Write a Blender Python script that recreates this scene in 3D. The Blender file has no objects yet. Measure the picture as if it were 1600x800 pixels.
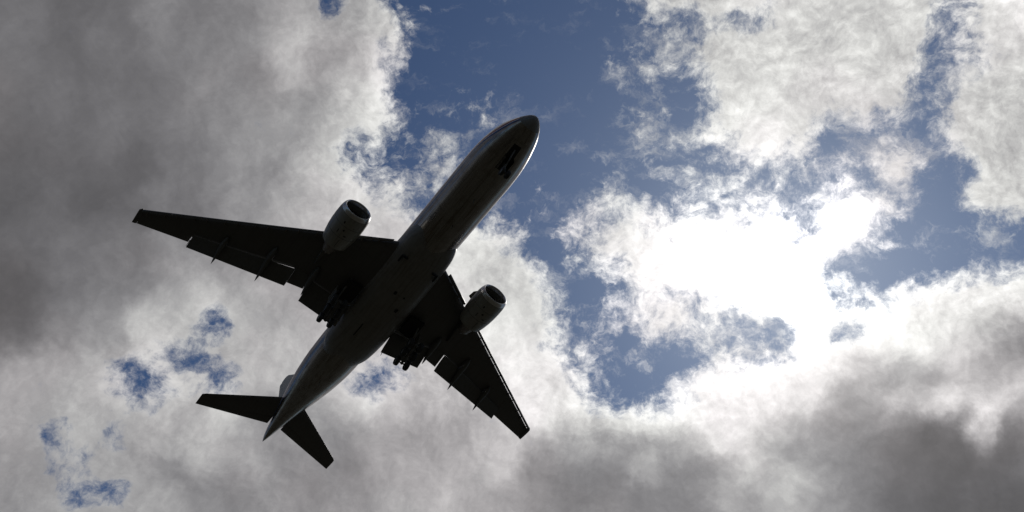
import bpy, bmesh, math, random
import numpy as np
from mathutils import Matrix, Vector
random.seed(4)
R = math.radians
S = bpy.context.scene
COL = S.collection

# ------------------------------------------------------------------ frame
# aeroplane axes: x aft from the nose, y to starboard, z up. It flies in on approach, 2.5 degrees nose up,
# about 95 m above a photographer who looks up at it from ahead and a little to starboard.
CAM_BODY = np.array([-30.11234607, 26.82076233, -93.40496764])
RC = np.array([[-0.60537995, -0.79592591, -0.0041306], [0.67424795, -0.51006026, -0.53406763], [0.42297141, -0.32609888, 0.84543167]])
PITCH = R(2.0)
up = np.array([-math.sin(PITCH), 0, math.cos(PITCH)])
fw = RC[2]; yw = fw - up * (fw @ up); yw /= np.linalg.norm(yw)
xw = np.cross(yw, up)
M = np.stack([xw, yw, up])                       # body -> world
CAM_W = np.array([0, 0, 1.7])
def to_world(p): return M @ (np.array(p, float) - CAM_BODY) + CAM_W

cd = bpy.data.cameras.new('camera'); cam = bpy.data.objects.new('camera', cd); COL.objects.link(cam)
rw = M @ RC.T                                    # columns: image right, image down, forward in world
rm = Matrix(np.stack([rw[:, 0], -rw[:, 1], -rw[:, 2]], 1).tolist())
cam.matrix_world = Matrix.Translation(CAM_W.tolist()) @ rm.to_4x4()
FPX = 1403.99
cd.sensor_width = 36; cd.lens = 36 * FPX / 1600
cd.clip_start = .1; cd.clip_end = 60000
S.camera = cam

# ------------------------------------------------------------------ exposure
S.view_settings.view_transform = 'Standard'; S.view_settings.look = 'None'
S.view_settings.exposure = 0; S.view_settings.gamma = 1
S.render.film_transparent = False
S.cycles.max_bounces = 6; S.cycles.use_denoising = True
S.cycles.sample_clamp_direct = 2.5; S.cycles.sample_clamp_indirect = 4

# ------------------------------------------------------------------ sun
FWD = rw[:, 2]; RIGHT = rw[:, 0]; DOWN = rw[:, 1]   # centre of the sky chart (fixed in the world)
sun_dir = FWD + RIGHT * (1235 - 800) / FPX + DOWN * (425 - 400) / FPX
sun_dir /= np.linalg.norm(sun_dir)
SUN_EL = math.asin(sun_dir[2]); SUN_AZ = math.atan2(sun_dir[0], sun_dir[1])
sl = bpy.data.lights.new('sun', 'SUN'); sl.energy = 2.0; sl.angle = R(.5); sl.color = (1, .96, .9)
so = bpy.data.objects.new('sun', sl); COL.objects.link(so)
so.rotation_euler = Vector(sun_dir.tolist()).to_track_quat('Z', 'Y').to_euler()

# ------------------------------------------------------------------ sky: clouds by direction
# An authored chart of the cloud field (cover and brightness), gnomonic about a fixed azimuth and elevation,
# stored as a handful of float-curve products, broken up with fractal noise of the direction.
X0, X1, Y0, Y1 = -300, 1900, -300, 1100
GW, GH = 221, 141
gx, gy = np.meshgrid(np.linspace(X0, X1, GW), np.linspace(Y0, Y1, GH))
def poly(mask_pts):
    pts = np.array(mask_pts, float); ins = np.zeros(gx.shape, bool); j = len(pts) - 1
    for i in range(len(pts)):
        xi, yi = pts[i]; xj, yj = pts[j]
        c = ((yi > gy) != (yj > gy)) & (gx < (xj - xi) * (gy - yi) / (yj - yi + 1e-9) + xi)
        ins ^= c; j = i
    return ins.astype(float)
def blur(a, s):
    k = np.exp(-.5 * (np.arange(-15, 16) / s) ** 2); k /= k.sum()
    p = np.pad(a, 15, 'edge')
    p = np.apply_along_axis(lambda r: np.convolve(r, k, 'valid'), 0, p)
    return np.apply_along_axis(lambda r: np.convolve(r, k, 'valid'), 1, p)
cover = np.ones_like(gx)
def paint(v, s, *pl):
    global cover
    m = blur(poly(pl), s); cover = cover * (1 - m) + v * m
#COVER
paint(0.00, 2.20, (598,-60),(612,0),(645,45),(632,75),(618,110),(600,130),(618,150),(612,190),(622,215),(600,217),(575,222),(555,215),(556,245),(568,268),(590,275),(625,290),(645,330),(690,345),(740,345),(795,345),(805,380),(840,420),(868,470),(870,520),(900,585),(930,615),(955,640),(985,640),(1000,618),(1015,610),(1030,650),(1062,610),(1085,590),(1100,550),(1170,560),(1225,560),(1235,545),(1210,515),(1190,520),(1180,545),(1100,510),(1095,470),(1060,480),(1020,500),(1000,520),(960,462),(985,440),(940,402),(880,398),(895,350),(935,318),(960,312),(990,325),(1050,333),(1090,322),(1140,312),(1185,320),(1225,355),(1265,350),(1290,318),(1340,300),(1390,300),(1405,335),(1375,345),(1372,365),(1340,390),(1305,420),(1310,445),(1330,465),(1400,460),(1425,430),(1500,432),(1530,412),(1560,428),(1600,420),(1900,380),(1900,300),(1600,340),(1535,328),(1510,318),(1530,280),(1492,240),(1470,180),(1490,160),(1500,130),(1490,110),(1470,60),(1500,-20),(1200,-40),(1190,15),(1100,30),(1000,-60))
paint(1.00, 2.20, (1000,-80),(1100,-60),(1195,-60),(1195,0),(1185,22),(1110,35),(1060,15),(1040,45),(1015,35),(985,5))
paint(1.00, 2.20, (1035,60),(1062,40),(1110,40),(1190,22),(1205,-80),(1500,-80),(1470,40),(1472,80),(1440,110),(1450,140),(1440,165),(1400,182),(1350,192),(1330,200),(1290,190),(1270,205),(1290,240),(1230,265),(1190,268),(1165,245),(1145,240),(1120,220),(1085,212),(1068,185),(1100,165),(1120,150),(1085,120),(1058,100))
paint(1.00, 2.20, (1505,-80),(1900,-80),(1900,330),(1600,318),(1530,322),(1515,305),(1545,290),(1565,265),(1560,240),(1500,240),(1482,205),(1478,165),(1500,150),(1530,120),(1510,100),(1545,75),(1540,50),(1505,30))
paint(0.05, 2.48, (1480,5),(1500,0),(1508,30),(1505,60),(1490,70),(1472,45))
paint(0.42, 2.48, (1430,110),(1470,100),(1510,100),(1560,80),(1575,95),(1540,120),(1480,125),(1440,125))
paint(0.92, 2.28, (1360,205),(1440,205),(1445,270),(1440,300),(1400,330),(1360,300),(1355,250))
paint(0.75, 2.28, (1240,255),(1330,255),(1350,300),(1290,300),(1240,280))
paint(0.86, 2.28, (635,205),(655,200),(700,225),(720,240),(720,290),(690,300),(665,280),(650,262),(668,250),(655,225))
paint(0.64, 2.74, (715,180),(750,165),(790,175),(795,190),(760,200),(735,205))
paint(0.86, 2.28, (575,285),(600,255),(640,280),(660,330),(640,360),(590,330))
paint(0.10, 2.28, (555,218),(600,220),(605,240),(590,262),(572,268),(556,245))
paint(0.77, 2.28, (940,90),(965,85),(1000,105),(1040,115),(1035,130),(985,132),(955,110))
paint(0.75, 2.28, (985,190),(1000,155),(1030,130),(1045,150),(1020,175),(1040,200),(1010,210))
paint(0.75, 2.28, (1010,60),(1030,20),(1055,50),(1040,95),(1015,100))
paint(0.62, 2.74, (1040,210),(1080,215),(1140,250),(1160,290),(1100,300),(1060,280),(1040,250))
paint(0.70, 2.28, (950,270),(975,265),(990,300),(960,320),(940,310))
paint(0.42, 5.70, (870,330),(905,290),(1130,250),(1230,270),(1260,340),(1000,320))
paint(0.77, 2.28, (975,470),(1010,470),(1090,480),(1110,520),(1080,545),(1030,530),(995,520))
paint(0.53, 2.74, (875,540),(910,480),(935,490),(945,560),(910,580))
paint(0.77, 2.28, (985,620),(1000,600),(1020,640),(1018,655),(990,650))
paint(0.47, 3.42, (1090,480),(1180,500),(1230,500),(1240,560),(1100,560))
paint(0.42, 4.56, (800,260),(850,270),(850,330),(800,340))
paint(0.10, 2.20, (1190,512),(1212,512),(1240,540),(1238,555),(1190,545))
paint(0.58, 1.65, (1310,520),(1345,515),(1350,525),(1320,535))
paint(0.20, 2.48, (1300,450),(1330,440),(1400,440),(1350,462),(1310,480),(1300,470))
paint(.42, 1.2, (1085,488),(1130,478),(1180,500),(1190,508),(1215,508),(1245,535),(1245,560),(1195,556),(1120,545),(1080,520))
paint(.25, .8, (1312,520),(1345,512),(1352,522),(1322,536),(1300,548))
# holes in the lower left cloud and elsewhere
paint(.08, 2.0, (205,558),(235,562),(270,582),(272,608),(240,612),(225,628),(195,640),(170,635),(185,595))
paint(.1, 1.2, (268,540),(290,530),(322,548),(318,575),(285,570))
paint(.12, 2.0, (308,588),(335,575),(365,578),(372,615),(330,618),(308,612))
paint(.3, 1.4, (318,492),(345,465),(350,500),(325,532),(298,550))
paint(.4, 1.4, (242,515),(265,528),(265,550),(245,550))
paint(.35, 1.3, (65,685),(88,690),(95,708),(70,712))
paint(.1, 1.5, (95,708),(122,705),(126,730),(98,728))
paint(.08, 1.7, (106,742),(128,742),(150,770),(138,800),(112,785))
paint(.25, 1.2, (165,762),(195,755),(198,782),(168,782))
paint(.35, 1.4, (175,678),(202,672),(205,695),(175,700))
paint(.74, 2, (60,660),(110,650),(150,700),(180,760),(110,735),(75,700))
paint(.02, 1.8, (575,578),(598,558),(632,572),(634,594),(604,606),(578,618),(556,628),(550,612))
paint(-.1, .8, (505,-8),(530,-8),(530,16),(512,26))
paint(.4, 1.2, (588,68),(607,72),(604,104),(586,98))
paint(.55, 1, (862,180),(870,162),(884,190),(875,205))
veil = np.full_like(gx, .22)
def paint_veil(v, s_, *pl):
    global veil
    m = blur(poly(pl), s_); veil = veil * (1 - m) + v * m
paint_veil(.75, 4, (860,300),(930,230),(980,60),(1060,20),(1120,200),(1450,180),(1480,100),(1620,80),(1620,430),(1400,450),(1320,420),(1380,330),(1200,330),(1080,330),(960,340))
paint_veil(.85, 3, (860,560),(860,440),(960,440),(1000,500),(1240,480),(1250,580),(1100,640),(960,660))
paint_veil(.8, 3, (560,200),(700,160),(810,160),(740,360),(650,380),(560,280))
paint_veil(.5, 3, (740,340),(840,230),(860,300),(850,440),(800,400))
# how torn the cloud is: smooth thick decks, ragged broken cloud
torn = np.full_like(gx, .34)
def paint_torn(v, s_, *pl):
    global torn
    m = blur(poly(pl), s_); torn = torn * (1 - m) + v * m
paint_torn(.5, 4, (420,-60),(640,-60),(660,220),(640,400),(420,400),(500,220))
paint_torn(.85, 4, (590,-80),(640,-80),(660,120),(640,330),(560,330),(540,200),(580,160))
paint_torn(1., 4, (640,-300),(1900,-300),(1900,560),(1500,520),(1250,640),(1000,680),(850,650),(720,560),(700,330),(640,200))
paint_torn(.6, 3, (700,330),(840,380),(880,560),(860,650),(760,640),(700,560))
paint_torn(.6, 3, (1250,560),(1500,500),(1620,640),(1400,680),(1180,740),(1100,680))
paint_torn(.55, 3, (540,540),(700,560),(760,640),(600,660),(520,620))
paint_torn(.55, 4, (180,620),(200,540),(330,450),(380,600),(200,720),(100,800),(50,700))
#ENDCOVER
lum_pts = """1480,490,238 1430,515,244 1570,480,238 1400,540,238 1520,500,225 1460,530,225 1600,470,235 600,150,222 590,230,222 575,300,222 470,120,190 430,200,165 250,300,128 180,60,120 90,150,118 330,130,140
20,20,116 120,20,107 200,30,112 250,20,139 300,20,124 380,30,134 440,40,165 470,50,200 515,15,150 560,20,170 590,30,204 620,60,204 20,100,116 100,100,107
200,100,114 280,70,129 340,70,134 400,100,139 450,75,200 500,90,155 550,90,170 590,110,214 630,80,204 40,180,110 130,180,112 230,150,116 320,190,134 390,160,144
450,170,155 500,150,150 540,180,199 575,170,222 600,190,214 480,220,165 30,260,104 120,250,109 170,210,119 220,260,104 300,250,124 370,250,149 430,260,150 500,270,190
540,240,219 545,290,224 20,310,102 80,340,112 150,310,102 220,320,109 300,320,119 380,310,149 450,320,170 480,330,190 600,350,209 560,290,214 620,330,214 30,400,109
120,400,119 200,400,124 270,400,149 350,420,150 30,460,98 100,450,118 200,440,130 280,450,169 320,465,202 400,470,169 440,480,164 300,490,189 20,430,98 30,500,105
100,520,139 170,520,149 230,500,194 240,540,199 300,540,179 380,520,184 450,530,189 400,570,189 350,560,174 30,600,169 100,580,174 150,600,189 60,680,169 130,650,179
60,740,159 20,780,154 100,780,164 150,550,174 250,650,174 200,700,164 300,650,174 330,700,179 260,625,204 350,645,209 280,740,144 350,760,139 240,780,169 400,720,169
410,660,154 450,700,149 200,740,169 330,700,184 430,770,154 480,760,145 550,700,140 600,720,165 560,780,155 640,760,175 690,760,200 620,780,175 500,650,165 530,750,145
550,600,200 580,640,215 620,620,200 680,620,195 640,660,165 600,670,165 700,680,165 720,640,175 780,720,210 760,690,190 740,760,170 800,640,225 680,740,170 760,370,225
720,380,235 780,410,210 800,440,210 820,470,225 840,500,225 800,520,245 820,560,245 780,600,235 850,590,220 830,620,250 860,560,235 850,650,240 900,640,240 880,700,190
840,740,145 900,760,130 950,740,135 1000,690,170 1010,740,175 1050,740,135 1100,730,140 1130,720,165 1130,760,175 1080,780,140 1000,780,135 880,680,165 930,690,170 870,720,135
1000,650,250 950,625,240 1050,620,265 1100,640,260 1150,660,245 1080,690,180 1130,690,235 1170,720,220 1200,740,190 1210,780,200 1250,750,190 1180,780,165 1010,600,240 1200,400,430
1150,430,400 1250,480,420 1280,350,330 1300,330,300 1000,370,250 950,360,230 930,345,220 1050,380,262 1100,380,310 1230,440,500 1300,480,350 1350,490,300 1250,540,330 1200,580,300
1290,540,280 1150,600,270 1200,620,250 1060,420,290 1000,430,250 1130,340,260 1340,330,270 1080,560,240 1100,500,245 1340,400,240 1450,440,250 1400,450,250 1550,440,235 1590,450,240
1500,470,240 1450,500,225 1550,520,185 1590,540,150 1590,500,190 1400,520,250 1350,540,245 1300,560,240 1500,540,205 1540,470,235 1480,560,215 1560,560,170 1320,480,260 1360,560,157
1400,580,152 1450,600,152 1330,590,162 1400,620,190 1500,590,190 1530,610,165 1480,630,238 1530,650,240 1590,620,210 1560,640,230 1440,620,200 1590,650,155 1340,625,150 1450,680,100
1500,700,98 1580,680,103 1550,750,101 1420,700,110 1370,700,125 1400,770,107 1300,720,135 1330,660,135 1280,670,155 1250,700,155 1280,780,155 1350,760,130 1590,790,98 1480,790,98
1260,640,225 1230,660,190 1205,690,200 1420,650,125 1270,600,240 1500,670,115 1100,50,200 1150,60,215 1060,60,200 1150,130,225 1080,130,215 1200,100,225 1250,50,220 1300,30,225
1350,20,230 1400,60,220 1300,100,215 1250,150,225 1200,180,235 1140,220,225 1100,190,225 1170,200,235 1300,160,220 1350,110,220 1420,130,205 1200,260,225 1260,260,215 1330,220,200
1420,260,205 1400,300,215 1380,240,205 1560,30,230 1590,60,220 1520,40,220 1540,200,210 1500,180,205 1590,150,205 1590,220,205 1570,300,220 1530,310,210 1450,160,200 1590,350,190
1270,140,210 1010,100,190 1000,60,190 1020,15,210 970,100,195 990,120,205 1000,170,195 1020,150,195 1050,190,205 700,250,198 750,190,190 690,240,200 660,210,195 1000,320,230
880,390,230 -200,200,114 -200,600,154 0,1000,140 500,1000,155 1000,1000,135 1500,1000,100 1800,700,115 1800,400,200 1800,100,215 1300,-200,215 500,-200,150 0,-200,114 1210,530,170
1190,545,185 1130,500,200 1160,535,200 1225,548,165 1325,520,190 1080,500,200 1110,530,200
"""
P = np.array([[float(v) for v in t.split(',')] for t in lum_pts.split()])
D2 = (gx[..., None] - P[:, 0]) ** 2 + (gy[..., None] - P[:, 1]) ** 2
Wt = 1 / (D2 + 160) ** 2.4
lum = .97 * blur((Wt * P[:, 2]).sum(-1) / Wt.sum(-1), 1.1) / 255

wd = bpy.data.worlds.new('World'); S.world = wd; wd.use_nodes = True
nt = wd.node_tree; nt.nodes.clear(); NL = nt.links
class G:
    """tiny node-graph helper"""
    def __init__(s, nt): s.nt = nt
    def put(s, sock, v):
        if isinstance(v, bpy.types.NodeSocket): s.nt.links.new(v, sock)
        elif v is not None: sock.default_value = v
    def m(s, op, a, b=None, c=None, clamp=False):
        n = s.nt.nodes.new('ShaderNodeMath'); n.operation = op; n.use_clamp = clamp
        for i, v in enumerate((a, b, c)): s.put(n.inputs[i], v)
        return n.outputs[0]
    def v(s, op, a, b=None):
        n = s.nt.nodes.new('ShaderNodeVectorMath'); n.operation = op
        s.put(n.inputs[0], a)
        if b is not None: s.put(n.inputs[3] if op == 'SCALE' else n.inputs[1], b)
        return n.outputs['Value'] if op in ('DOT_PRODUCT', 'LENGTH') else n.outputs[0]
    def noise(s, vec, scale, detail=6, rough=.55, dist=0, out=0, lac=2.0):
        n = s.nt.nodes.new('ShaderNodeTexNoise'); s.put(n.inputs['Vector'], vec)
        n.inputs['Scale'].default_value = scale; n.inputs['Detail'].default_value = detail
        n.inputs['Roughness'].default_value = rough; n.inputs['Distortion'].default_value = dist
        n.inputs['Lacunarity'].default_value = lac
        return n.outputs[out]
    def smooth(s, x, a, b, lo=0., hi=1.):
        n = s.nt.nodes.new('ShaderNodeMapRange'); n.interpolation_type = 'SMOOTHSTEP'
        s.put(n.inputs[0], x); s.put(n.inputs[1], a); s.put(n.inputs[2], b); s.put(n.inputs[3], lo); s.put(n.inputs[4], hi)
        return n.outputs[0]
    def mix(s, f, a, b, blend='MIX'):
        n = s.nt.nodes.new('ShaderNodeMix'); n.data_type = 'RGBA'; n.blend_type = blend
        s.put(n.inputs[0], f); s.put(n.inputs[6], a); s.put(n.inputs[7], b); return n.outputs[2]
    def curve(s, x, ys):
        n = s.nt.nodes.new('ShaderNodeFloatCurve'); c = n.mapping.curves[0]; N = len(ys)
        c.points[0].location = (0, ys[0]); c.points[1].location = (1, ys[-1])
        for i in range(1, N - 1): c.points.new(i / (N - 1), ys[i])
        for p_ in c.points: p_.handle_type = 'AUTO'
        n.mapping.update(); s.put(n.inputs['Value'], x); return n.outputs[0]
g = G(nt)
tc = nt.nodes.new('ShaderNodeTexCoord').outputs['Generated']
d = g.v('NORMALIZE', tc)
# gnomonic chart about the fixed direction FWD
zc = g.m('MAXIMUM', g.v('DOT_PRODUCT', d, FWD.tolist()), .05)
# domain warp: makes authored boundaries ragged in the way the noise is
wA = g.v('SUBTRACT', g.noise(d, 14, 5, .6, out=1), (.5, .5, .5))
wB = g.v('SUBTRACT', g.noise(d, 60, 4, .6, out=1), (.5, .5, .5))
warp = g.v('ADD', g.v('SCALE', wA, WARP_A := .05), g.v('SCALE', wB, WARP_B := .014))
dw = g.v('ADD', d, warp)
def chart(vec):
    z = g.m('MAXIMUM', g.v('DOT_PRODUCT', vec, FWD.tolist()), .05)
    s_ = g.m('DIVIDE', g.v('DOT_PRODUCT', vec, RIGHT.tolist()), z); t_ = g.m('DIVIDE', g.v('DOT_PRODUCT', vec, DOWN.tolist()), z)
    u = g.m('MULTIPLY_ADD', s_, FPX / (X1 - X0), (800 - X0) / (X1 - X0), clamp=True)
    v = g.m('MULTIPLY_ADD', t_, FPX / (Y1 - Y0), (400 - Y0) / (Y1 - Y0), clamp=True)
    return u, v
U, V = chart(dw)
def field(A, rank, nu, nv):
    mean = A.mean(); B = A - mean
    u_, s_, vt = np.linalg.svd(B, full_matrices=False)
    acc = mean
    iu = np.linspace(0, GW - 1, nu); iv = np.linspace(0, GH - 1, nv)
    for k in range(rank):
        fu = np.interp(iu, np.arange(GW), vt[k]); fv = np.interp(iv, np.arange(GH), u_[:, k]) * s_[k]
        out = []
        for f_, co in ((fu, U), (fv, V)):
            lo, hi = f_.min(), f_.max(); mg = .08 * (hi - lo) + 1e-9; lo -= mg; hi += mg
            c = g.curve(co, ((f_ - lo) / (hi - lo)).tolist())
            out.append(g.m('MULTIPLY_ADD', c, float(hi - lo), float(lo)))
        acc = g.m('MULTIPLY_ADD', out[0], out[1], acc)
    return acc
Cv = field(cover, 26, 111, 71)
Lm = field(lum, 24, 111, 71)
Vl = field(veil, 6, 45, 29)
Tn = field(torn, 6, 45, 29)
# outside the charted part of the sky: ordinary broken cloud
inside = g.smooth(g.v('DOT_PRODUCT', d, FWD.tolist()), .60, .72)
wild = g.smooth(g.noise(d, 2.2, 3, .5), .42, .62)
Cv = g.m('ADD', g.m('MULTIPLY', Cv, inside), g.m('MULTIPLY', wild, g.m('SUBTRACT', 1, inside)))
Lm = g.m('ADD', g.m('MULTIPLY', Lm, inside), g.m('MULTIPLY', g.m('MULTIPLY_ADD', wild, -.25, .6), g.m('SUBTRACT', 1, inside)))
dn = g.v('ADD', d, g.v('SCALE', wA, .035))
n1 = g.m('SUBTRACT', g.noise(dn, 9, 12, .62), .5)
n2 = g.m('SUBTRACT', g.noise(dn, 34, 10, .66), .5)
wC = g.v('SUBTRACT', g.noise(dn, 90, 3, .6, out=1), (.5, .5, .5))
n4 = g.m('SUBTRACT', g.noise(g.v('ADD', dn, g.v('SCALE', wC, .012)), 75, 8, .7), .5)
n3 = g.m('SUBTRACT', g.noise(dn, 5, 7, .55), .5)
Cv = g.m('ADD', Cv, g.smooth(Cv, .8, 1.02, 0., .55))
Cv = g.m('ADD', Cv, g.smooth(Cv, .0, .3, -.30, 0.))
dens = g.m('ADD', Cv, g.m('ADD', g.m('MULTIPLY', n1, 1.3), g.m('ADD', g.m('MULTIPLY', n2, 2.2), g.m('MULTIPLY', n4, 1.3))))
alpha = g.smooth(dens, .12, 1.12)
# torn, wind-drawn wisps between the clouds
mpw = nt.nodes.new('ShaderNodeMapping'); g.put(mpw.inputs[0], g.v('ADD', dn, g.v('SCALE', wC, .02)))
mpw.inputs['Rotation'].default_value = (.3, .2, .9); mpw.inputs['Scale'].default_value = (1.0, 2.3, 1.2)
wisp = g.noise(mpw.outputs[0], 16, 12, .68)
wisp = g.m('ADD', wisp, g.m('MULTIPLY', g.m('SUBTRACT', Cv, .35), .10))
wv = g.m('MULTIPLY', g.smooth(wisp, .46, .78), g.m('MULTIPLY', g.m('MULTIPLY', Vl, inside), .95))
alpha = g.m('SUBTRACT', 1, g.m('MULTIPLY', g.m('SUBTRACT', 1, alpha), g.m('SUBTRACT', 1, wv)))
# brightness (display values) -> scene-linear, with thickness mottling
detail = g.m('ADD', g.m('MULTIPLY', n1, .34), g.m('ADD', g.m('MULTIPLY', n2, .55), g.m('MULTIPLY', n4, .25)))
detail = g.m('ADD', detail, g.m('MULTIPLY', n3, .08))
# billows: the side of each lump that faces the veiled sun is brighter
sd = g.v('DOT_PRODUCT', d, sun_dir.tolist())
tow = g.v('NORMALIZE', g.v('SUBTRACT', sun_dir.tolist(), g.v('SCALE', d, sd)))
n2o = g.m('SUBTRACT', g.noise(g.v('ADD', dn, g.v('SCALE', tow, .006)), 34, 10, .66), .5)
n1o = g.m('SUBTRACT', g.noise(g.v('ADD', dn, g.v('SCALE', tow, .02)), 9, 6, .6), .5)
relief = g.m('ADD', g.m('MULTIPLY', g.m('SUBTRACT', n2, n2o), .9), g.m('MULTIPLY', g.m('SUBTRACT', n1, n1o), .5))
detail = g.m('ADD', detail, g.m('MULTIPLY', relief, .62))
detail = g.m('MULTIPLY', detail, g.m('MULTIPLY_ADD', Tn, .85, .15))
detail = g.m('ADD', detail, g.m('MULTIPLY', n3, .10))
# dark thick bases are smoother than the bright torn edges
amp = g.m('MULTIPLY', g.smooth(Lm, .36, .62, .5, .95), g.smooth(Lm, .7, .95, 1., .75))
Ld = g.m('MULTIPLY', Lm, g.m('MULTIPLY_ADD', detail, amp, 1.0))
# thin cloud right at an edge lets more light through
edge = g.m('MULTIPLY', g.m('SUBTRACT', 1, g.smooth(dens, .6, 1.3)), .06)
Ld = g.m('ADD', Ld, edge)
lin = g.m('POWER', g.m('MAXIMUM', Ld, .02), 2.25)
tint = g.mix(g.smooth(Ld, .38, .9), (.985, .965, 1.015, 1), (1.0, .998, .97, 1))
warmn = g.smooth(g.noise(d, 6, 3, .5), .4, .65)
tint = g.mix(g.m('MULTIPLY', warmn, .6), tint, (1.02, .96, .98, 1))
cloud = g.v('SCALE', tint, lin)
SKYS = .1
cloud = g.v('SCALE', cloud, 1 / SKYS)
sky = nt.nodes.new('ShaderNodeTexSky'); sky.sky_type = 'NISHITA'; sky.sun_disc = False
sky.sun_elevation = SUN_EL; sky.sun_rotation = SUN_AZ; sky.altitude = 50; sky.air_density = 1; sky.dust_density = .6; sky.ozone_density = 2
skyc = g.mix(1.0, sky.outputs[0], (.275, .352, .445, 1), 'MULTIPLY')
col = g.mix(alpha, skyc, cloud)
# forward-scattered glow of the veiled sun
gl = g.m('ADD', g.m('POWER', g.m('MAXIMUM', sd, 0), 160), g.m('MULTIPLY', g.m('POWER', g.m('MAXIMUM', sd, 0), 14), .05))
glow = g.m('MULTIPLY', g.m('MULTIPLY_ADD', alpha, .88, .12), gl)
glow = g.m('MULTIPLY', glow, .5 / SKYS)
col = g.v('ADD', col, g.v('SCALE', (1.0, .97, .93), glow))
bg = nt.nodes.new('ShaderNodeBackground'); bg.inputs[1].default_value = SKYS
NL.new(col, bg.inputs[0])
wo = nt.nodes.new('ShaderNodeOutputWorld'); NL.new(bg.outputs[0], wo.inputs[0])
wd.cycles.sampling_method = 'MANUAL'; wd.cycles.sample_map_resolution = 1024
#AIRLINER
# ------------------------------------------------------------------ ground (below and behind the photographer)
def new_mat(name):
    m = bpy.data.materials.new(name); m.use_nodes = True
    nt_ = m.node_tree; b = nt_.nodes['Principled BSDF']; return m, G(nt_), b
def setp(b, **k):
    for n, v in k.items(): b.inputs[n.replace('_', ' ')].default_value = v
mg, gg, b = new_mat('dry_grass')
pos = gg.nt.nodes.new('ShaderNodeNewGeometry').outputs['Position']
gcol = gg.mix(gg.smooth(gg.noise(pos, .02, 6), .35, .65), (.012, .0115, .006, 1), (.022, .0165, .009, 1))
gcol = gg.mix(gg.smooth(gg.noise(pos, 2.5, 5), .3, .7), gcol, (.016, .0155, .009, 1))
gg.put(b.inputs['Base Color'], gcol); setp(b, Roughness=.95)
me = bpy.data.meshes.new('ground'); bm = bmesh.new()
bmesh.ops.create_circle(bm, cap_ends=True, radius=20000, segments=96); bm.to_mesh(me); bm.free()
ground = bpy.data.objects.new('ground', me); COL.objects.link(ground); me.materials.append(mg)
ground['kind'] = 'structure'; ground['label'] = 'dry grass field under the approach path'

# ------------------------------------------------------------------ materials of the aeroplane
def grime(gr, co, base, dark, streak=.5):
    """rain and oil streaks drawn aft along the hull, plus faint blotches"""
    mp = gr.nt.nodes.new('ShaderNodeMapping'); gr.put(mp.inputs[0], co); mp.inputs['Scale'].default_value = (.12, 2.2, 2.2)
    s1 = gr.smooth(gr.noise(mp.outputs[0], 1.6, 7, .6), .42, .72)
    s2 = gr.smooth(gr.noise(co, .9, 6, .6), .45, .75)
    c = gr.mix(gr.m('MULTIPLY', s1, streak), base, dark)
    return gr.mix(gr.m('MULTIPLY', s2, streak * .6), c, dark), s1
def seams(gr, co, px, width=.012, ox=0., axis='X'):
    sx = gr.nt.nodes.new('ShaderNodeSeparateXYZ'); gr.put(sx.inputs[0], co)
    t = gr.m('FRACT', gr.m('MULTIPLY_ADD', sx.outputs[axis], 1 / px, ox))
    dd = gr.m('ABSOLUTE', gr.m('SUBTRACT', t, .5))
    return gr.m('LESS_THAN', dd, width / px), sx
def obj_co(gr): return gr.nt.nodes.new('ShaderNodeTexCoord').outputs['Object']

def painted(name, base, dark, rough=.42, seam=2.4, streak=.5, metallic=0, axis='X', coat=0):
    m, gr, b = new_mat(name); co = obj_co(gr)
    c, s1 = grime(gr, co, base, dark, streak)
    if seam:
        ln, _ = seams(gr, co, seam, axis=axis); c = gr.mix(gr.m('MULTIPLY', ln, .6), c, (.02, .02, .02, 1))
    gr.put(b.inputs['Base Color'], c); gr.put(b.inputs['Roughness'], gr.m('MULTIPLY_ADD', s1, .18, rough))
    setp(b, Metallic=metallic, Coat_Weight=coat)
    if not metallic: b.inputs['Specular IOR Level'].default_value = .35
    return m
WING = painted('grey_wing_paint', (.10, .10, .098, 1), (.06, .055, .045, 1), .32, streak=.35)
CTRL = painted('grey_control_surface_paint', (.11, .112, .11, 1), (.06, .055, .045, 1), .34, 0, .35)
FAIR = painted('grey_fairing_paint', (.20, .20, .19, 1), (.09, .08, .06, 1), .34, 2.9, .5)
NAC = painted('grey_cowl_paint', (.25, .25, .225, 1), (.14, .125, .10, 1), .4, 0, .5, 0, 'X', .3)
METAL = painted('bare_leading_edge_metal', (.62, .62, .62, 1), (.40, .39, .37, 1), .28, 0, .4, 1)
STEEL = painted('dull_engine_steel', (.22, .20, .18, 1), (.08, .07, .06, 1), .45, 0, .5, 1)
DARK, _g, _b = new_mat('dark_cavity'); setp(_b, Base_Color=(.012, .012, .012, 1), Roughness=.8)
TYRE, _g, _b = new_mat('tyre_rubber'); setp(_b, Base_Color=(.02, .02, .02, 1), Roughness=.75)
GEAR = painted('grey_gear_paint', (.14, .14, .135, 1), (.05, .045, .04, 1), .45, 0, .6)
SILVER = painted('polished_tail_skin', (.34, .355, .35, 1), (.26, .26, .25, 1), .4, 0, .3, 0)
RADOME = painted('grey_radome_paint', (.20, .205, .20, 1), (.12, .11, .10, 1), .4, 0, .4)

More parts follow.
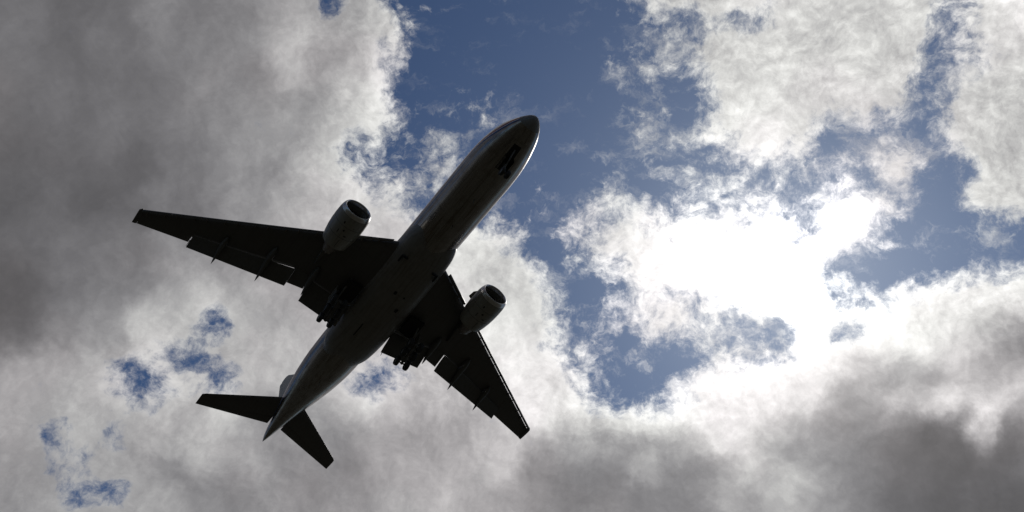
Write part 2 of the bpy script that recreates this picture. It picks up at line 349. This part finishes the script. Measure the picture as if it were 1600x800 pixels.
ORG = np.array([32.0, 0, -6.3])                  # airliner's base: under its main gear
HULL, gr, b = new_mat('bare_metal_fuselage_skin'); co = obj_co(gr)
c, s1 = grime(gr, co, (.31, .305, .295, 1), (.13, .105, .075, 1), .75)
ln, sx = seams(gr, co, 3.05, .014)
rad = gr.m('ARCTAN2', sx.outputs['Y'], gr.m('SUBTRACT', sx.outputs['Z'], 6.3))
lap = gr.m('LESS_THAN', gr.m('ABSOLUTE', gr.m('SUBTRACT', gr.m('FRACT', gr.m('MULTIPLY', rad, 2.2)), .5)), .008)
c = gr.mix(gr.m('MULTIPLY', gr.m('MAXIMUM', ln, lap), .55), c, (.08, .075, .065, 1))
zz = gr.m('SUBTRACT', sx.outputs['Z'], 6.3); xx = gr.m('ADD', sx.outputs['X'], 32.0)
# cheat line: stripes droop towards the nose
zs = gr.m('ADD', zz, gr.smooth(xx, 1.0, 9.0, .95, 0.))
zs = gr.m('SUBTRACT', zs, gr.smooth(xx, 46., 60., 0., .9))
def band(lo, hi): return gr.m('MULTIPLY', gr.m('GREATER_THAN', zs, lo), gr.m('LESS_THAN', zs, hi))
red, wht, blu = band(.12, .38), band(-.03, .12), band(-.28, -.03)
notnose = gr.m('GREATER_THAN', xx, 1.2)
metal = gr.m('SUBTRACT', 1, gr.m('MULTIPLY', gr.m('MAXIMUM', red, gr.m('MAXIMUM', wht, blu)), notnose))
c = gr.mix(gr.m('MULTIPLY', red, notnose), c, (.33, .02, .025, 1))
c = gr.mix(gr.m('MULTIPLY', wht, notnose), c, (.62, .62, .62, 1))
c = gr.mix(gr.m('MULTIPLY', blu, notnose), c, (.03, .06, .18, 1))
# cabin windows, a row of small dark rounded panes every frame
wx = gr.m('SUBTRACT', gr.m('FRACT', gr.m('MULTIPLY', xx, 1 / .533)), .5)
wz = gr.m('DIVIDE', gr.m('SUBTRACT', zz, .80), .19)
we = gr.m('ADD', gr.m('POWER', gr.m('ABSOLUTE', gr.m('DIVIDE', wx, .24)), 3), gr.m('POWER', gr.m('ABSOLUTE', wz), 3))
wm = gr.m('MULTIPLY', gr.m('LESS_THAN', we, 1), gr.m('MULTIPLY', gr.m('GREATER_THAN', xx, 8.5), gr.m('LESS_THAN', xx, 51.)))
c = gr.mix(wm, c, (.02, .025, .03, 1))
gr.put(b.inputs['Base Color'], c); gr.put(b.inputs['Metallic'], gr.m('MULTIPLY', metal, gr.m('SUBTRACT', 1, wm)))
gr.put(b.inputs['Roughness'], gr.m('MULTIPLY_ADD', s1, .12, .20))
bp = gr.nt.nodes.new('ShaderNodeBump'); bp.inputs['Strength'].default_value = .12; bp.inputs['Distance'].default_value = .03
gr.put(bp.inputs['Height'], gr.noise(co, .7, 1)); gr.put(b.inputs['Normal'], bp.outputs[0])

# ------------------------------------------------------------------ mesh helpers (all coordinates are aeroplane axes)
def emit(name, bm, mat, parent, smooth=True, angle=40, label=None, mats=None):
    bmesh.ops.recalc_face_normals(bm, faces=bm.faces)
    for v in bm.verts: v.co -= Vector(ORG.tolist())
    me = bpy.data.meshes.new(name); bm.to_mesh(me); bm.free()
    for m_ in (mats or [mat]): me.materials.append(m_)
    if smooth:
        for p_ in me.polygons: p_.use_smooth = True
        me.set_sharp_from_angle(angle=R(angle))
    o = bpy.data.objects.new(name, me); COL.objects.link(o); o.parent = parent
    if label: o['label'] = label
    return o
def loft(bm, rings, cap=True, closed=True):
    vs = [[bm.verts.new(p) for p in r_] for r_ in rings]; n = len(vs[0])
    for a, b_ in zip(vs, vs[1:]):
        for i in range(n if closed else n - 1):
            j = (i + 1) % n; bm.faces.new((a[i], a[j], b_[j], b_[i]))
    if cap:
        bm.faces.new(vs[0][::-1]); bm.faces.new(vs[-1])
    return vs
def box(bm, lo, hi, mat=None):
    c_ = [(lo[i] + hi[i]) / 2 for i in range(3)]; s_ = [abs(hi[i] - lo[i]) for i in range(3)]
    bmesh.ops.create_cube(bm, size=1, matrix=Matrix.Translation(c_) @ Matrix.Diagonal((*s_, 1)))
def tube(bm, a, b_, r1, r2=None, seg=14):
    a, b_ = Vector(a), Vector(b_); r2 = r1 if r2 is None else r2; dd = b_ - a
    q = dd.to_track_quat('Z', 'Y'); rings = []
    for p_, r_ in ((a, r1), (b_, r2)):
        rings.append([p_ + q @ Vector((r_ * math.cos(t), r_ * math.sin(t), 0)) for t in np.linspace(0, 2 * math.pi, seg, endpoint=False)])
    loft(bm, rings)
def lathe_x(bm, prof, cx, cy, cz, seg=64, cap=False, tilt=0):
    rings = []
    for x, r_ in prof:
        rings.append([(cx + x + tilt * r_ * math.sin(t) , cy + r_ * math.cos(t), cz + r_ * math.sin(t)) for t in np.linspace(0, 2 * math.pi, seg, endpoint=False)])
    return loft(bm, rings, cap)
def lathe_y(bm, prof, cx, cy, cz, seg=36):
    loft(bm, [[(cx + r_ * math.cos(t), cy + y, cz + r_ * math.sin(t)) for t in np.linspace(0, 2 * math.pi, seg, endpoint=False)] for y, r_ in prof], True)
def naca(x, t): return 5 * t * (.2969 * math.sqrt(max(x, 0)) - .126 * x - .3516 * x * x + .2843 * x ** 3 - .1036 * x ** 4)
def airfoil(le, te, y, z, t, cut=1., camber=.0, n=22, zte=0., vertical=False, yoff=0.):
    """ring of a section whose visible chord runs le..te; cut<1 leaves a blunt rear face. zte lowers the rear (deflection)"""
    ch = (te - le) / cut; up_, lo_ = [], []
    for i in range(n + 1):
        s_ = (1 - math.cos(math.pi * i / n)) / 2 * cut
        h = naca(s_, t) * ch; cz_ = camber * ch * (1 - (2 * s_ - .8) ** 2) if camber else 0
        x = le + s_ * ch; dz = zte * (s_ / cut) ** 1.3
        up_.append((x, z + cz_ + dz + h)); lo_.append((x, z + cz_ + dz - h * .92))
    pts = up_[::-1] + lo_[1:]
    if vertical: return [(x, (q - z) + yoff, z) for x, q in pts]
    return [(x, y, q) for x, q in pts]

airliner = bpy.data.objects.new('airliner', None); COL.objects.link(airliner)
airliner.empty_display_size = 5
airliner.matrix_world = Matrix.Translation(to_world(ORG).tolist()) @ Matrix(M.tolist()).to_4x4()
airliner['label'] = 'twin-engine silver airliner overhead with its landing gear and flaps down'
airliner['category'] = 'airliner'

# ---- fuselage
def pchip(tab, x):
    xs = [t[0] for t in tab]; ys = [t[1] for t in tab]; i = min(max(np.searchsorted(xs, x) - 1, 0), len(xs) - 2)
    def sl_(k):
        if k <= 0 or k >= len(xs) - 1: 
            k0 = 0 if k <= 0 else len(xs) - 2; return (ys[k0 + 1] - ys[k0]) / (xs[k0 + 1] - xs[k0])
        a = (ys[k] - ys[k - 1]) / (xs[k] - xs[k - 1]); b_ = (ys[k + 1] - ys[k]) / (xs[k + 1] - xs[k])
        return 0 if a * b_ <= 0 else 2 * a * b_ / (a + b_)
    h = xs[i + 1] - xs[i]; t = (x - xs[i]) / h
    return (2*t**3-3*t**2+1)*ys[i] + (t**3-2*t**2+t)*h*sl_(i) + (-2*t**3+3*t**2)*ys[i+1] + (t**3-t**2)*h*sl_(i+1)
#HULLTAB
WIDTH = [(0,.0),(.08,.30),(.3,.62),(.7,1.0),(1.3,1.42),(2.2,1.88),(3.4,2.32),(5,2.71),(7,2.99),(9.5,3.1),(41,3.1),(44.5,3.02),(48,2.74),(51,2.33),(54,1.82),(57,1.28),(59.5,.84),(61.5,.46),(62.6,.2),(62.95,.05)]
TOP = [(0,-.80),(.08,-.52),(.3,-.25),(.7,.05),(1.3,.45),(2.2,1.15),(3.4,2.05),(5,2.68),(7,3.0),(9.5,3.1),(49,3.1),(52,3.0),(55,2.75),(58,2.35),(60.5,1.9),(62.3,1.45),(62.95,1.15)]
BOT = [(0,-.80),(.08,-1.08),(.3,-1.35),(.7,-1.66),(1.3,-1.96),(2.2,-2.28),(3.4,-2.58),(5,-2.84),(7,-3.03),(9.5,-3.1),(40,-3.1),(43.5,-2.95),(47,-2.45),(50.5,-1.75),(54,-1.05),(57.5,-.42),(60.5,.05),(62.3,.3),(62.95,.42)]
#ENDHULL
xs_h = np.unique(np.concatenate([[.0001, .03, .08, .18, .3, .5, .7, 1, 1.3, 1.7, 2.2, 2.8, 3.4, 4.2, 5, 6, 7, 8.2, 9.5], np.linspace(9.5, 41, 36), np.linspace(41, 62.95, 34)]))
bm = bmesh.new(); rings = []
for x in xs_h:
    w, t_, b_ = pchip(WIDTH, x), pchip(TOP, x), pchip(BOT, x); zc_ = (t_ + b_) / 2; hh = (t_ - b_) / 2
    rings.append([(x, max(w, .01) * math.sin(t), zc_ + max(hh, .01) * math.cos(t)) for t in np.linspace(0, 2 * math.pi, 72, endpoint=False)])
loft(bm, rings)
for f_ in bm.faces:
    f_.material_index = 1 if f_.calc_center_median().x < 1.25 else 0
fuselage = emit('fuselage', bm, None, airliner, mats=[HULL, RADOME])

def hull_pt(x, ang, off=0.):
    w, t_, b_ = pchip(WIDTH, x), pchip(TOP, x), pchip(BOT, x)
    return Vector((x, (w + off) * math.sin(ang), (t_ + b_) / 2 - ((t_ - b_) / 2 + off) * math.cos(ang)))
# ---- belly fairing: a flat-bottomed bulge from ahead of the wing to behind the gear bays
bm = bmesh.new(); rings = []
FW = [(18.2,2.2),(19.5,2.95),(21,3.3),(23,3.42),(26,3.5),(35,3.5),(37,3.44),(39.6,3.2),(41.4,2.6)]
FB = [(18.2,-2.3),(19.5,-2.85),(21,-3.22),(23,-3.48),(26,-3.62),(35,-3.62),(37,-3.55),(39.6,-3.25),(41.4,-2.8)]
for x in np.linspace(18.2, 41.4, 42):
    w, b_ = pchip(FW, x), pchip(FB, x); r_ = []
    for t in np.linspace(0, 2 * math.pi, 64, endpoint=False):
        cx_, sz_ = math.sin(t), math.cos(t); e = 2 / 2.7
        r_.append((x, w * math.copysign(abs(cx_) ** e, cx_), (-1.0 if sz_ > 0 else -1.0) + (-(b_ + 1.0)) * math.copysign(abs(sz_) ** e, sz_) * (.62 if sz_ > 0 else 1)))
    rings.append(r_)
loft(bm, rings); belly = emit('belly_fairing', bm, FAIR, airliner)

# details on the belly
def blade(x, y, z, h, ch=.35, name='blade_antenna', parent=None, side=0):
    bm = bmesh.new()
    lo_r = [(x + a * ch, y + b_ * .035, z + .08) for a, b_ in ((0, 0), (.4, 1), (1, 0), (.4, -1))]
    hi_r = [(x + h * .5 + a * ch * .5, y + b_ * .02, z - h) for a, b_ in ((0, 0), (.4, 1), (1, 0), (.4, -1))]
    loft(bm, [lo_r, hi_r]); return emit(name, bm, CTRL, parent or airliner)
blade(11.5, 0, -3.1, .42, parent=fuselage); blade(15.8, .0, -3.1, .35, parent=fuselage); blade(46, 0, -2.6, .38, parent=fuselage)
def vent(x, y, lx, ly, parent=belly, z=-3.63, name='air_vent'):
    bm = bmesh.new(); box(bm, (x, y - ly / 2, z - .012), (x + lx, y + ly / 2, z + .06)); emit(name, bm, DARK, parent, smooth=False)
vent(27.3, .25, .5, .34); vent(27.5, -1.05, .22, .2); vent(29.5, -1.3, .55, .32)
vent(33.9, .9, 2.2, .14, z=-3.62)
for sd_ in (1, -1):
    bm = bmesh.new()       # ram-air inlet, an L-shaped scoop
    box(bm, (22.6, sd_ * 1.75, -3.50), (22.78, sd_ * 2.55, -3.2)); box(bm, (22.78, sd_ * 2.38, -3.50), (23.6, sd_ * 2.55, -3.2))
    emit('ram_air_inlet', bm, DARK, belly, smooth=False)

# ---- wings
def zw(y): return -1.62 + .140 * (y - 3.8) + .0006 * (y - 3.8) ** 2          # wing plane, bent up in flight
def xle(y): return 22.0 + .6695 * (y - 3.8)
def xte(y): return 34.05 if y < 9.0 else (33.2 if y < 11.3 else 34.0 + .413 * (y - 11.7))
SLAT = .62
def wing(sg):
    q = 'wing'
    bm = bmesh.new(); rings = []
    ys = [1.0, 3.0, 5.5, 8.95, 8.96, 11.3, 11.301, 13.5, 16, 18.5, 21, 23.35, 23.351, 25.5, 28, 29.6, 29.601, 29.8, 29.801, 30.15]
    for y in ys:
        tc_ = .135 - .035 * min(1, (y - 1) / 12)
        le = xle(y) + (.62 if y < 29.8 else .05) + (0 if y < 30 else .2)
        if y <= 8.95: te, cut = 34.05, .86
        elif y <= 11.3: te, cut = 33.75 + (y - 9) * .12, .86
        elif y <= 23.35: te, cut = 34.06 + .413 * (y - 11.7), .84
        elif y <= 29.6: te, cut = 39.35 + .337 * (y - 23.35), .88   # fixed part ahead of the aileron
        else: te, cut = 39.92 + .337 * (y - 23.5), 1.
        if y > 23.35 and y <= 29.6: te = 39.92 + .337 * (y - 23.5) - .62 * (1 - (y - 23.35) / 14)
        rings.append([(x, sg * yy, z) for x, yy, z in airfoil(le, te, y, zw(y) + (.12 if y < 29.8 else 0), tc_, cut)])
    loft(bm, rings)
    w = emit('wing', bm, WING, airliner, angle=35)
    def surf(name, y0, y1, le0, le1, te0, te1, t, z0, z1, dz, mat=CTRL, n=4, lab=None, parent=w):
        bm = bmesh.new(); rings = []
        for k in range(n + 1):
            f_ = k / n; y = y0 + (y1 - y0) * f_
            rings.append([(x, sg * yy, z) for x, yy, z in airfoil(le0 + (le1 - le0) * f_, te0 + (te1 - te0) * f_, y, z0 + (z1 - z0) * f_, t, zte=dz)])
        loft(bm, rings); return emit(name, bm, mat, parent, angle=50, label=lab)
    # leading-edge slats, drooped with a slot behind them
    spans = [(4.1, 8.3)] + [(11.0 + 3.13 * k, 11.0 + 3.13 * k + 3.125) for k in range(6)]
    for k, (a, b_) in enumerate(spans):
        bm = bmesh.new(); rings = []
        for j in range(4):
            y = a + (b_ - a) * j / 3; x0 = xle(y); z0 = zw(y) + SLZ; ch = .46 if k else .60; r_ = []
            outer = [(1.0, .30), (.72, .25), (.45, .185), (.22, .10), (.07, .035), (0, -.06), (.03, -.17), (.12, -.27), (.26, -.345), (.40, -.38)]
            inner = [(.42, -.35), (.30, -.24), (.34, -.10), (.5, .07), (.74, .20), (1.0, .275)]
            if k == 0: inner = [(.42, -.35), (.44, -.24), (.5, -.10), (.6, .07), (.78, .20), (1.0, .275)]
            for sx_, sz_ in outer + inner: r_.append((x0 + sx_ * ch, sg * y, z0 + sz_ * ch))
            rings.append(r_)
        loft(bm, rings); emit('slat', bm, CTRL, w, angle=60)
        for f_ in ((.2, .8) if k else (.3, .7)):       # slat tracks bridging the slot
            y = a + (b_ - a) * f_; bm = bmesh.new()
            box(bm, (xle(y) + .34, sg * y - .05, zw(y) - .14), (xle(y) + 1.0, sg * y + .05, zw(y) + .0)); emit('slat_track', bm, STEEL, w, smooth=False)
    # inboard flap, flaperon, outboard flap, aileron
    surf('flap', 3.35, 8.85, 33.80, 33.80, 36.55, 36.5, .13, zw(3.4) - FG, zw(8.9) - FG + .05, -1.25)
    surf('flaperon', 9.12, 11.13, 33.45, 33.7, 35.35, 35.95, .12, zw(9.1) - .05, zw(11.1), -.55)
    surf('flap', 11.2, 23.28, 33.7, 38.32, 36.25, 39.85, .13, zw(11.3) - .34, zw(23) - .26, -.72, n=8)
    surf('aileron', 23.38, 29.58, 39.22, 41.3, 39.88, 41.97, .12, zw(23.5) + .12, zw(29.5) + .12, 0)
    # flap track fairings
    for (y, x0, x1, dz, wd_) in ((14.45, 32.6, 37.75, -1.15, .40), (19.8, 35.5, 39.5, -.9, .34), (9.0, 31.4, 35.7, -1.0, .40)):
        bm = bmesh.new(); rings = []
        for s_ in np.linspace(0, 1, 18):
            r_ = wd_ * (math.sin(math.pi * min(s_ / .9, 1) ** .8) ** .7 if s_ < .45 else (1 - (s_ - .45) / .55) ** .85) + .012
            if s_ >= .45: r_ = wd_ * (1 - (s_ - .45) / .55) ** .8 * (math.sin(math.pi * .5 ** .8) ** .7) + .012
            x = x0 + (x1 - x0) * s_; z = zw(y) - .32 - .18 * s_ + dz * max(0, s_ - .45) / .55
            rings.append([(x, sg * y + r_ * math.cos(t), z + 1.5 * r_ * math.sin(t)) for t in np.linspace(0, 2 * math.pi, 16, endpoint=False)])
        loft(bm, rings); emit('flap_track_fairing', bm, CTRL, w)
    # little vane at the flap's outer end, tip light
    bm = bmesh.new(); tube(bm, (39.3, sg * 23.3, zw(23.3) - .05), (40.3, sg * 23.32, zw(23.3) - .25), .05, .02); emit('static_wick', bm, STEEL, w)
    bm = bmesh.new(); tube(bm, (35.6, sg * 3.42, -2.95), (36.95, sg * 3.62, -3.42), .12, .02); emit('flap_end_vane', bm, STEEL, w)
    # engine with its pylon
    ex, ey, ez = 20.78, 9.85 , -2.9
    pr = [(.10, 1.50), (.02, 1.56), (0, 1.62), (.05, 1.69), (.2, 1.775), (.5, 1.86), (1.0, 1.925), (1.8, 1.955), (2.8, 1.945), (3.8, 1.86), (4.6, 1.74), (5.35, 1.585)]
    inn = [(5.35, 1.53), (4.8, 1.5), (1.6, 1.42), (1.0, 1.43), (.5, 1.45)]
    cowl = None
    bm = bmesh.new(); lathe_x(bm, [p_ for p_ in pr if p_[0] >= .5] + inn, ex, sg * ey, ez, tilt=.03)
    eng = emit('engine', bm, NAC, airliner)
    bm = bmesh.new(); lathe_x(bm, [(.499, 1.44), (.10, 1.50), (.02, 1.56), (0, 1.62), (.05, 1.69), (.2, 1.775), (.499, 1.859)], ex, sg * ey, ez, tilt=.03)
    emit('inlet_lip', bm, METAL, eng)
    bm = bmesh.new(); lathe_x(bm, [(1.45, 1.42), (1.46, .4)], ex, sg * ey, ez)
    lathe_x(bm, [(.85, .01), (1.0, .16), (1.2, .3), (1.46, .42)], ex, sg * ey, ez, 24)
    for k in range(26):
        a = 2 * math.pi * k / 26
        va = [bm.verts.new((ex + 1.25 + dx_, sg * ey + r_ * math.cos(a + da), ez + r_ * math.sin(a + da))) for r_, da, dx_ in ((.35, -.05, 0), (1.4, -.09, 0), (1.4, .09, .2), (.35, .12, .2))]
        bm.faces.new(va)
    emit('fan', bm, DARK, eng, smooth=False)
    bm = bmesh.new(); lathe_x(bm, [(4.6, 1.15), (5.3, 1.12), (6.0, .95), (6.9, .70), (6.9, .62), (6.0, .60)], ex, sg * ey, ez); emit('exhaust_nozzle', bm, STEEL, eng)
    bm = bmesh.new(); lathe_x(bm, [(6.0, .45), (6.8, .36), (7.6, .02)], ex, sg * ey, ez); emit('exhaust_cone', bm, STEEL, eng)
    # cowl seams and small access marks
    for xx_, r_ in ((1.85, 1.957), (3.45, 1.895)):
        bm = bmesh.new(); lathe_x(bm, [(xx_, r_ + .002), (xx_ + .035, r_ + .002)], ex, sg * ey, ez, tilt=.03); emit('cowl_seam', bm, DARK, eng)
    for ax, ang, ln_, wd_ in ((2.2, -1.45, .22, .2), (2.5, -1.15, .5, .08), (1.2, -1.2, .32, .16), (2.9, -1.7, .12, .3), (1.5, -1.9, .1, .1), (3.7, -1.57, 1.3, .05)):
        bm = bmesh.new(); r_ = 1.965 if ax < 3 else 1.93; vv = []
        for i in range(2):
            for j in range(3):
                aa = ang + (j - 1) * wd_ / r_ / 2; rr = r_ - (.0 if ax < 3 else i * .13 + .0)
                vv.append(bm.verts.new((ex + ax + i * ln_, sg * ey + rr * math.cos(aa), ez + rr * math.sin(aa))))
        for j in range(2): bm.faces.new((vv[j], vv[j + 1], vv[j + 4], vv[j + 3]))
        emit('access_panel', bm, DARK, eng)
    # strake on the inboard shoulder
    bm = bmesh.new(); a0 = math.pi * .80 if sg > 0 else math.pi * .20
    pts = [(1.5, 1.93), (2.1, 2.32), (3.0, 2.42), (3.1, 1.93)]
    rr_ = [[(ex + x, sg * ey + r_ * math.cos(a0) , ez + r_ * math.sin(a0) + o_) for x, r_ in pts] for o_ in (-.02, .02)]
    loft(bm, rr_); emit('strake', bm, NAC, eng, smooth=False)
    bm = bmesh.new(); rings = []
    for z in np.linspace(ez + 1.2, zw(ey) + .1, 5):
        f_ = (z - ez - 1.2) / (zw(ey) + .1 - ez - 1.2)
        rings.append([(x_, sg * ey + yy, z) for x_, yy in ((22.6 + 2.2 * f_, 0), (24 + f_, .28), (27, .33), (29.5 + f_, .2), (31 + f_, 0), (29.5 + f_, -.2), (27, -.33), (24 + f_, -.28))])
    loft(bm, rings); emit('pylon', bm, CTRL, airliner)
    return w
SLZ = -.30; FG = .40
wings = [wing(1), wing(-1)]

# ---- tailplane and fin
for sg in (1, -1):
    bm = bmesh.new(); rings = []
    def hz(y): return .82 + .105 * y
    for y in (.3, 1.2, 4, 7.5, 10.2, 10.6):
        le = 53.15 + .776 * y; te = 59.5 + .392 * y
        cut = .72 if y < 10.3 else .75; te2 = le + (te - le) * cut
        rings.append([(x, sg * yy, z) for x, yy, z in airfoil(le + (.12 if y > 10.5 else 0), te2, y, hz(y), .10, cut)])
    loft(bm, rings); h = emit('tailplane', bm, WING, airliner, angle=35)
    bm = bmesh.new(); rings = []
    for y in (1.05, 4, 7.5, 10.6):
        le = 53.15 + .776 * y; te = 59.5 + .392 * y; a = le + (te - le) * .735
        rings.append([(x, sg * yy, z) for x, yy, z in airfoil(a, te + .01, y, hz(y), .10, zte=-.02)])
    loft(bm, rings); emit('elevator', bm, CTRL, h)
bm = bmesh.new(); rings = []
def flex(z): return 49.6 + (60.67 - 49.6) * (z - 2.9) / (12.85 - 2.9)
def ftex(z): return 60.0 + (63.4 - 60.0) * (z - 2.2) / (13.0 - 2.2)
for z in (2.0, 2.9, 5, 8, 11, 12.6, 12.85):
    le = flex(z) + (.15 if z > 12.7 else 0); te = ftex(z); te2 = le + (te - le) * .7
    rings.append([(x, yy, z) for x, yy, _ in [(a_, b_, 0) for a_, b_, _z in airfoil(le, te2, 0, z, .10, .7, vertical=True)]])
loft(bm, rings); fin = emit('tail_fin', bm, SILVER, airliner, angle=35)
bm = bmesh.new(); rings = []
for z in (2.4, 5, 8, 11, 12.8):
    le = flex(z); te = ftex(z); a = le + (te - le) * .715
    rings.append([(x, yy, z) for x, yy, _ in airfoil(a, te, 0, z, .10, vertical=True)])
loft(bm, rings); emit('rudder', bm, SILVER, fin)

# ---- landing gear
def wheel(parent, x, y, z, r_, w_):
    bm = bmesh.new(); h = w_ / 2
    lathe_y(bm, [(-h * .75, r_ * .55), (-h, r_ * .75), (-h * .85, r_ * .93), (-h * .4, r_), (h * .4, r_), (h * .85, r_ * .93), (h, r_ * .75), (h * .75, r_ * .55)], x, y, z)
    wh = emit('wheel', bm, TYRE, parent)
    bm = bmesh.new(); lathe_y(bm, [(-h * .8, r_ * .3), (-h * .77, r_ * .52), (h * .77, r_ * .52), (h * .8, r_ * .3)], x, y, z, 24); emit('rim', bm, GEAR, wh)
for sg in (1, -1):
    gx_, gy_, gz_ = 32.95, 5.49, -5.75
    bm = bmesh.new(); tube(bm, (gx_, sg * gy_, gz_), (gx_ - .1, sg * gy_, -3.6), .17); tube(bm, (gx_ - .05, sg * gy_, -4.3), (gx_ - .1, sg * gy_, -1.6), .26)
    gear = emit('main_landing_gear', bm, GEAR, airliner)
    bm = bmesh.new(); tube(bm, (gx_ - 1.6, sg * gy_, gz_ + .28), (gx_ + 1.6, sg * gy_, gz_ - .28), .17); emit('bogie_beam', bm, GEAR, gear)
    for k in (-1, 0, 1):
        zc_ = gz_ - .175 * k * 1.45
        for s2 in (-1, 1): wheel(gear, gx_ + 1.47 * k, sg * gy_ + s2 * .70, zc_, .66, .52)
        bm = bmesh.new(); tube(bm, (gx_ + 1.47 * k, sg * gy_ - .7, zc_), (gx_ + 1.47 * k, sg * gy_ + .7, zc_), .1); emit('axle', bm, GEAR, gear)
    bm = bmesh.new(); tube(bm, (gx_, sg * gy_, -3.4), (gx_ - .2, sg * 2.9, -2.6), .11); emit('side_brace', bm, GEAR, gear)
    bm = bmesh.new(); tube(bm, (gx_, sg * gy_, -3.8), (gx_ - 3.0, sg * (gy_ - .3), -2.1), .11); emit('drag_brace', bm, GEAR, gear)
    bm = bmesh.new(); box(bm, (gx_ - 1.2, sg * (gy_ + .55), -4.9), (gx_ + 1.0, sg * (gy_ + .61), -2.2)); emit('gear_door', bm, FAIR, gear, smooth=False)
    bm = bmesh.new(); tube(bm, (gx_ + .35, sg * gy_, gz_ + .5), (gx_ + .75, sg * gy_, -4.6), .05); tube(bm, (gx_ + .75, sg * gy_, -4.6), (gx_ + .2, sg * gy_, -3.9), .05); emit('torque_link', bm, GEAR, gear)
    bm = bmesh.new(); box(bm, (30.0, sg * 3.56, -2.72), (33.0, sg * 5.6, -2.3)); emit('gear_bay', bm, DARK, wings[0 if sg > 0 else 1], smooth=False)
nx, nz = 5.87, -5.35
bm = bmesh.new(); tube(bm, (nx, 0, nz), (nx + .1, 0, -3.6), .11); tube(bm, (nx + .06, 0, -4.3), (nx + .15, 0, -2.4), .17)
ng = emit('nose_landing_gear', bm, GEAR, airliner)
for s2 in (-1, 1): wheel(ng, nx, s2 * .36, nz, .54, .38)
bm = bmesh.new(); tube(bm, (nx, -.36, nz), (nx, .36, nz), .08); emit('axle', bm, GEAR, ng)
bm = bmesh.new(); tube(bm, (nx, .0, -4.0), (nx - 1.9, .0, -2.7), .08); emit('drag_brace', bm, GEAR, ng)
for s2 in (-1, 1):
    bm = bmesh.new(); box(bm, (4.9, s2 * .56, -3.75), (6.6, s2 * .60, -2.78)); emit('gear_door', bm, HULL, ng, smooth=False)
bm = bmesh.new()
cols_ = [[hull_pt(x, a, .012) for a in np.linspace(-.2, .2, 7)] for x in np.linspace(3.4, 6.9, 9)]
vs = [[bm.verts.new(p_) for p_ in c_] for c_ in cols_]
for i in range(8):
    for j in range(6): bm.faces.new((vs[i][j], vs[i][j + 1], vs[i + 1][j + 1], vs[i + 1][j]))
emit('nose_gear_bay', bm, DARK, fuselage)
